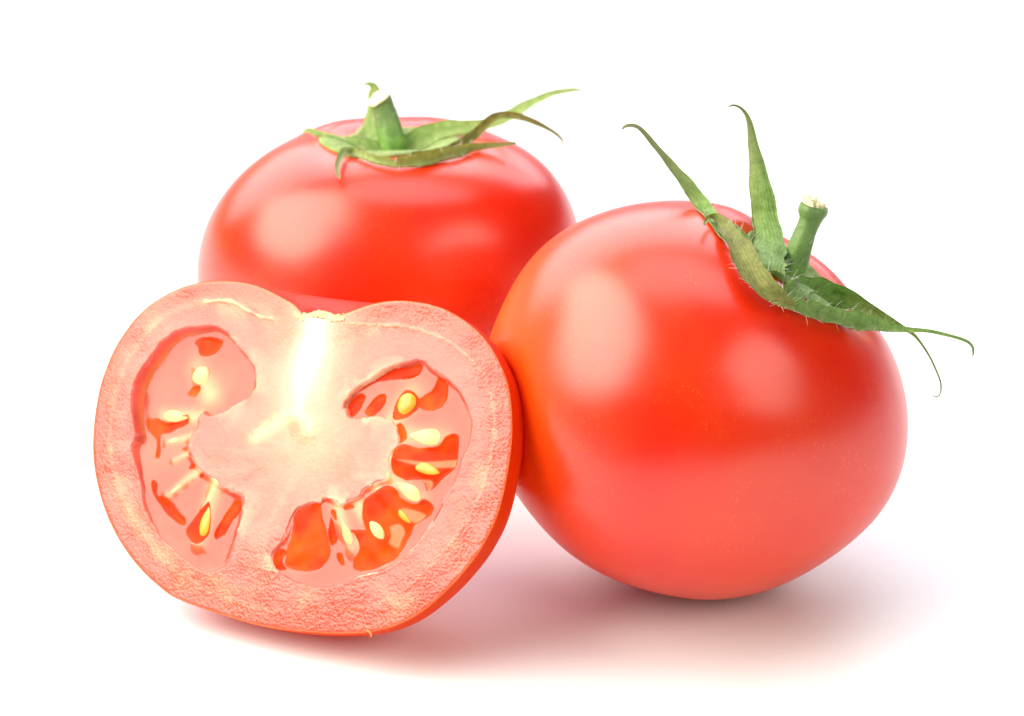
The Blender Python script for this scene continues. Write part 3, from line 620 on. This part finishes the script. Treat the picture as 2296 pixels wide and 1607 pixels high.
def half_shell(n, m, inset=0.0):
    L = closed_open(OUTL)
    low = [i for i in range(len(L)-1) if L[i, 0] >= 0 > L[i+1, 0] and L[i, 1] < 0][0]
    fr = L[low, 0]/(L[low, 0]-L[low+1, 0]); pb = L[low]*(1-fr)+L[low+1]*fr
    x0, x1, y0, y1 = L[0, 0], L[-1, 0], L[0, 1], L[-1, 1]
    top = np.array([0, y0+(y1-y0)*(0-x0)/(x1-x0)])
    Rc = resample(np.vstack([top, L[:low+1], pb]), n); Lc = resample(np.vstack([top, L[:low:-1], pb]), n)
    ph = np.linspace(0, np.pi, m)[None]; w = (1+np.cos(ph))/2; t = np.linspace(0, 1, n)[:, None]
    y = Rc[:, None, 1]*w+Lc[:, None, 1]*(1-w); rho = Rc[:, None, 0]*w-Lc[:, None, 0]*(1-w)
    y = y-H['k']*np.sin(ph)**.6*np.clip((t-.35)/.65, 0, 1)**1.5*np.clip((1-t)/.22, 0, 1)**.7*np.cos((ph-np.pi*.45)*.6)
    return np.stack([rho*np.cos(ph), y, -H['c']*rho*np.sin(ph)], -1)

def closed_open(L):
    return pr_spline(L, 420)

SH = half_shell(120, 90)

def dent_by_half(Wp, n, m):
    """the flank of the whole tomato gives way softly where it rests against the half"""
    c = np.array(D['right']['c'])
    wsh = face_pt(SH[..., 0], SH[..., 1], SH[..., 2]).reshape(-1, 3)
    hb = BVHTree.FromPolygons([Vector(v) for v in wsh], grid_faces(120, 90, False).tolist())
    d = Wp-c; r = np.linalg.norm(d, axis=1); amt = np.zeros(len(Wp))
    for i in np.nonzero(d[:, 0] < 0)[0]:
        h = hb.ray_cast(Vector(c), Vector(d[i]/r[i]), r[i]+.3)
        if h[0] is not None: amt[i] = max(0, r[i]-h[3]+.03)
    A0 = amt.reshape(n, m); A = A0.copy()
    for _ in range(14):
        P = np.pad(A, ((1, 1), (0, 0)), mode='edge')
        A = np.maximum(A0, (P[:-2]+P[2:]+np.roll(A, 1, 1)+np.roll(A, -1, 1)+2*A)/6)
    return c+d*((r-A.ravel())/r)[:, None]

# ------------------------------------------------------------------ build the two whole ones
whole_tomato(D['right'], .03, 'whole red tomato tipped on its side, with torn stem end and long curling sepals', 'torn',
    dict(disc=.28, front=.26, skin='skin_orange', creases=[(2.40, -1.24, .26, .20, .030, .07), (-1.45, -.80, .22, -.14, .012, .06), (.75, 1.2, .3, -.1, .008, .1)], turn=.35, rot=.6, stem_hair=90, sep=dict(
        A=dict(curl=.30, hair=34, dry=1.15), B=dict(curl=.55, mat='olive', hair=40, dry=.6, label='olive yellow folded sepal with a curled tip'),
        C=dict(curl=-.25, hair=30, dry=.9), D=dict(curl=.45, hair=44, dry=.8), E=dict(curl=.4, hair=44, dry=.7))), 11, dent_by_half)
whole_tomato(D['back'], .07, 'whole red tomato standing upright behind the cut half, green stem cut slantwise', 'slant',
    dict(disc=.27, front=.18, mat='pale', rot=2.2, stem_hair=60, sep=dict(
        F=dict(curl=-.2, hair=10, dry=.5), G=dict(curl=.3, hair=16, dry=.5), H=dict(curl=.4, hair=22, dry=1.0),
        I=dict(curl=.35, hair=34, dry=.7), J=dict(curl=.5, mat='olive', hair=18, dry=.8, label='darker twisted sepal with a hooked tip'), K=dict(curl=.4, hair=30, dry=.8))), 12)

# ------------------------------------------------------------------ the cut half
base = np.array([HO[0], HO[1], 0.])
half = thing('tomato_half', 'halved tomato with pink cut face showing pale core, seeds and gel', 'tomato half', base)
hv = face_pt(SH[..., 0], SH[..., 1], SH[..., 2]).reshape(-1, 3)
hs = mesh_object('skin', hv, grid_faces(120, 90, False), MAT['half_skin'], half, origin=base)
hs['label'] = 'thin orange red skin round the back of the half'

# cut face: polar sheet with the two seed chambers sunk into it
NA, NR = 1100, 250
oc = pr_spline(np.vstack([OUTL, OUTL[:1]]), 3000)
cen = np.array([0.05, -.05])
ang = np.arctan2(oc[:, 1]-cen[1], oc[:, 0]-cen[0]); rad = np.hypot(oc[:, 0]-cen[0], oc[:, 1]-cen[1])
o_ = np.argsort(ang); th = np.linspace(-np.pi, np.pi, NA, endpoint=False)
RO = np.interp(th, ang[o_], rad[o_], period=2*np.pi)
fr = np.linspace(0, 1, NR)**.85; fr[-1] = 1.0
X = cen[0]+fr[:, None]*RO*np.cos(th); Y = cen[1]+fr[:, None]*RO*np.sin(th)
x, y = X.ravel(), Y.ravel()
edge = ((1-fr)[:, None]*RO[None]).ravel()
dout = np.abs(signed(x, y, oc[::12])); dout = np.where(np.repeat(fr, NA) == 1, 0, dout)
LLc = closed_spline(FC['left_locule'], 260); RLc = closed_spline(FC['right_locule'], 320)
jit = (fbm(x, y, 5, 5., 3)-.5)*.10
jag = (fbm(x, y, 6, 9., 2)-.5)*.12*np.exp(-((x+.1)/1.9)**2-((y+.1)/1.5)**2)*1.6
sl = signed(x, y, LLc)+jit*.6+jag; sr = signed(x, y, RLc)+jit*.6+jag
sin_ = np.maximum(sl, sr)
DEPTH = .40
z = -DEPTH*sstep(-.05, .18, sin_)
big = fbm(x, y, 9, 1.1, 4)-.5
z += .05*big*sstep(0, .3, dout)
z += .010*np.exp(-np.clip(-sin_, 0, None)/.08)*(sin_ < 0)               # swollen lip round the chambers
z -= .015*np.clip(1-dout/.06, 0, 1)**2                                # the skin draws back at the rim
dco, aco = dist_line(x, y, FC['core']); da1, _ = dist_line(x, y, FC['arm1']); da2, _ = dist_line(x, y, FC['arm2'])
z += .05*np.exp(-(dco/.25)**2)
# placenta fingers towards the seeds
mot = fbm(x, y, 21, 2.2, 4); mot2 = fbm(x, y, 33, 7., 3)
# albedo of the tissue
PINK = np.array([.66, .115, .085]); PEACH = np.array([.66, .19, .13]); ROSE = np.array([.66, .072, .036]); RIM = np.array([.85, .30, .12])
WHITE = np.array([.92, .90, .80]); YELL = np.array([.90, .82, .38]); WALL = np.array([.94, .34, .10])
g = lambda w: w[:, None]
col = np.tile(PINK, (len(x), 1))
yc = y
pe = np.clip(.85*np.exp(-((x-.1)/1.5)**2-((y-.3)/1.7)**2)+.35*(mot-.5), 0, 1)
col = col*(1-g(pe))+PEACH*g(pe)
ro = np.clip(1-dout/.62, 0, 1)**.8*(.8+.9*(mot-.5))
lowr = sstep(-1.2, -2.8, y)*.55+.35*sstep(.55, .75, mot)
ro = np.clip(ro+lowr*1.0, 0, 1); col = col*(1-g(ro))+ROSE*g(ro)
st = np.clip(sstep(.52, .72, fbm(x*1.0+y*.2, y*1.0, 51, 1.7, 4)), 0, 1)*np.exp(-((dout-.45)/.22)**2)*.3
col = col*(1-g(st))+np.array([.85, .42, .20])*g(st)
fib = vnoise(np.arctan2(y-.3, x)*2.2, np.hypot(x, y-.3)*.35, 88, 4.)-.5
col = col*(1+.42*fib*sstep(.15, .8, np.hypot(x, y-.3)))[:, None]
pl = np.zeros(len(x))                                                   # pale tissue where the seeds are attached
pl = np.clip(np.exp(-np.clip(-sin_, 0, None)/.16)*sstep(.42, .62, fbm(x, y, 77, 2.6, 3))*np.exp(-(x/2.2)**2)*(abs(x) > .3)*(dout > 1.0), 0, 1)
col = col*(1-g(pl*.7))+np.array([.86, .58, .36])*g(pl*.7)
for key, wd, am in (('vline', .028, .42), ('vline2', .030, .24), ('vline3', .06, .08)):
    d, a = dist_line(x, y, FC[key]); d = d+(fbm(x, y, 61, 6., 2)-.5)*.06
    k = np.exp(-(d/wd)**2)*am*(1-.85*a if key == 'vline2' else 1); col = col*(1-g(k))+np.array([.92, .74, .42])*g(k)
    z += .025*k
wid = .30-.05*aco+.04*(mot-.5)
wh = np.exp(-(np.clip(dco-wid*.15, 0, None)/(.19+.10*aco))**1.25)*.95*(1-.85*sstep(.25, .95, aco))
ye = np.exp(-(np.clip(dco-wid*.35, 0, None)/(.75))**2)*.6
col = col*(1-g(ye*.75))+np.array([.82, .42, .22])*g(ye*.75)
ar = np.maximum(np.exp(-(da1/.13)**2), np.exp(-(da2/.13)**2))*sstep(.35, .6, mot2+.15); col = col*(1-g(ar*.5))+YELL*g(ar*.5)
col = col*(1-g(wh))+WHITE*g(wh)
rim = np.clip(1-dout/.035, 0, 1); col = col*(1-g(rim*.8))+RIM*g(rim*.8)
wl = sstep(.01, .13, sin_); col = col*(1-g(wl))+WALL*g(wl)
grain = np.clip(1.0-wl-.75*wh-.25*ye, .05, 1)*np.clip(.22+.75*sstep(.35, .65, mot)*np.clip(sstep(-.8, -2.4, y)+.8*sstep(.75, .25, dout)*sstep(-1, 2.5, x), 0, 1)+.25*sstep(1.2, .3, dout), 0, 1.1)
fv = face_pt(x, y, z)
ff = grid_faces(NR, NA, True)
flesh = mesh_object('cut_flesh', fv, ff, MAT['flesh'], half, origin=base, attrs={'albedo': col, 'grain': grain})
# drop the seam of zero-area quads at the centre is harmless; the sheet faces out of the half
flesh['label'] = 'moist pink cut flesh with a white core'

def gel_and_seeds(side, loc, pockets, seeds, deep):
    lo, hi = loc.min(0)-.18, loc.max(0)+.18; st_ = .0125
    gx, gy = np.arange(lo[0], hi[0], st_), np.arange(lo[1], hi[1], st_)
    GX, GY = np.meshgrid(gx, gy, indexing='ij'); px, py = GX.ravel(), GY.ravel()
    s = signed(px, py, loc)
    zz = -deep(px, py)+.035*(fbm(px, py, 3, 1.3, 3)-.5)+.008*(fbm(px, py, 8, 4., 2)-.5)
    zz += .02*np.exp(-np.clip(s, 0, None)/.06)-3.0*np.clip(-s-.10, 0, None)                          # the wet edge climbs the wall
    for (ax_, ay_, bx_, by_, w_, tone) in seeds:                        # each seed swells the gel into a soft sac
        d, a = dist_line(px, py, [(ax_, ay_), (bx_, by_)]); zz += min(.025, w_*.15)*np.exp(-(d/(w_*.75+.02))**2)
    pid = np.full(len(px), -1)
    for k, p in enumerate(pockets):
        pc = closed_spline(p, max(60, 14*len(p))); sp_ = signed(px+.02*(fbm(px, py, 15, 9., 2)-.5), py+.02*(fbm(px, py, 16, 9., 2)-.5), pc)
        pid[(sp_ > 0)] = k; q0 = pc.mean(0); ext = np.abs((pc-q0)@np.array([.89, -.45])).max()
        zz -= sstep(-.03, .06, sp_)*(.02+.10*np.clip((px-q0[0])*.89-(py-q0[1])*.45, -ext, ext))
    base_c = np.tile(np.array([.66, .06, .03]), (len(px), 1))
    nn_ = fbm(px, py, 44, 1.5, 3)
    k = np.clip((nn_-.4)*2.2, 0, 1); base_c = base_c*(1-g(k))+np.array([.70, .10, .05])*g(k)
    # pale threads from the seed stalks
    for (ax_, ay_, bx_, by_, w_, tone) in seeds:
        d, a = dist_line(px, py, [(ax_-(bx_-ax_)*.35, ay_-(by_-ay_)*.35), (bx_, by_)])
        kk = np.exp(-(d/(w_*.55+.02))**2)*.55*(1-a*.5); base_c = base_c*(1-g(kk))+np.array([.88, .55, .25])*g(kk)
    V = face_pt(px, py, zz)
    n_, m_ = len(gx), len(gy); F = grid_faces(n_, m_, False)
    keep = (s[F] > -.15).all(1); F = F[keep]
    fp = np.sort(pid[F], axis=1); fid = np.where(fp[:, 1] == fp[:, 2], fp[:, 1], fp[:, 2])
    def sub(FF, name, mat, par, cc):
        u, inv = np.unique(FF, return_inverse=True)
        return mesh_object(name, V[u], inv.reshape(FF.shape), mat, par, origin=base, attrs={'albedo': cc[u]})
    gel = sub(F[fid < 0], 'gel', MAT['gel'], half, base_c)
    films = [closed_spline(p, 60) for p in FC['films']] if side == 'right' else []
    for k_ in range(len(pockets)):
        FF = F[fid == k_]
        if not len(FF): continue
        cc = np.tile(np.array([.62, .03, .003]), (len(px), 1))
        w_ = np.clip((fbm(px, py, 90+k_, 2.0, 3)-.42)*2.5, 0, 1); cc = cc*(1-g(w_))+np.array([.66, .09, .006])*g(w_)
        for fpoly in films:
            sf = sstep(-.02, .03, signed(px, py, fpoly)); cc = cc*(1-g(sf*.8))+np.array([.78, .26, .13])*g(sf*.8)
        sub(FF, 'juice_pocket', MAT['juice'], gel, cc)
    # seeds: flattened drops, pointed where they hang on the core
    for i, (ax_, ay_, bx_, by_, w_, tone) in enumerate(seeds):
        L = math.hypot(bx_-ax_, by_-ay_); ux, uy = (bx_-ax_)/L, (by_-ay_)/L
        nu, nv = 22, 18; sv = []
        mx, my = (ax_+bx_)/2, (ay_+by_)/2
        j = int(np.argmin((px-mx)**2+(py-my)**2)); z0 = zz[j]
        rg = np.random.default_rng(i+7)
        for a in range(nu):
            u = a/(nu-1); prof = math.sin(math.pi*u**1.25)**.75*(.55+.45*u) if 0 < u < 1 else 0.0
            for q in range(nv):
                t = 2*math.pi*q/nv; hw = w_*.5*prof*1.3*(1+.06*math.sin(3*t+i)); hh = hw*.34
                sx_ = ax_+ux*L*u-uy*hw*math.cos(t); sy_ = ay_+uy*L*u+ux*hw*math.cos(t)
                sv.append(face_pt(np.array(sx_), np.array(sy_), np.array(z0+(-.004 if tone == 0 else -.012)+hh*math.sin(t)-.03*u)))
        mesh_object('seed', np.array(sv), grid_faces(nu, nv, True), MAT['seed2' if tone else 'seed'], gel, origin=base)
    return gel

g1 = gel_and_seeds('left', LLc, FC['pockets_left'], FC['seeds_left'], lambda X_, Y_: 0.03+.20*sstep(-.6, 2.0, Y_-.55*X_-1.6)+.05*sstep(-2.4, -3.4, X_))
g1['label'] = 'gel sunk in the chamber left of the core'
g2 = gel_and_seeds('right', RLc, FC['pockets_right'], FC['seeds_right'], lambda X_, Y_: .03+.07*sstep(.4, 1.8, Y_))
g2['label'] = 'gel with red juice pockets in the chamber right of the core'

# dried scar where the stem was: the floor of the hollow behind the notch of the cut
scp = pr_spline(np.array(FC['scar']), 40); sv = []
rg = np.random.default_rng(4)
xc = scp[:, 0].mean()
for j in range(16):
    f = j/15; sh = math.sqrt(max(0, 1-f*f*.9))
    for i in range(40):
        rag = .022*(rg.random()-.5)+.012*math.sin(i*1.7+j)
        xx = xc+(scp[i, 0]-xc)*(1.04*sh); yy = scp[i, 1]-.01+rag+.10*f*f+.10*abs(i/19.5-1)**3*f
        sv.append(face_pt(np.array(xx), np.array(yy-(.13 if j == 0 else 0)), np.array(.03-.75*f)))
so = mesh_object('stem_scar', np.array(sv), grid_faces(16, 40, False), MAT['scar'], half, origin=base)

# slivers of skin torn loose by the knife along the lower rim
def flake(points, width, bendz):
    P = pr_spline(np.array(points, float), 14); V = []
    for i in range(14):
        u = i/13; w = width*math.sin(math.pi*(.12+.88*u))**.7*(1-.6*u)
        tx_, ty_ = (P[min(i+1, 13)]-P[max(i-1, 0)]); l = math.hypot(tx_, ty_)+1e-9; nx, ny = -ty_/l, tx_/l
        for k in range(4):
            q = k/3-.5; V.append(face_pt(np.array(P[i, 0]+nx*w*q), np.array(P[i, 1]+ny*w*q), np.array(.02+bendz*u*u+.02*(q*q))))
    return np.array(V)
for pts_, wd, bz in FC_FLAKES:
    mesh_object('peel_flake', flake(pts_, wd, bz), grid_faces(14, 4, False), MAT['peel'], hs, origin=base)
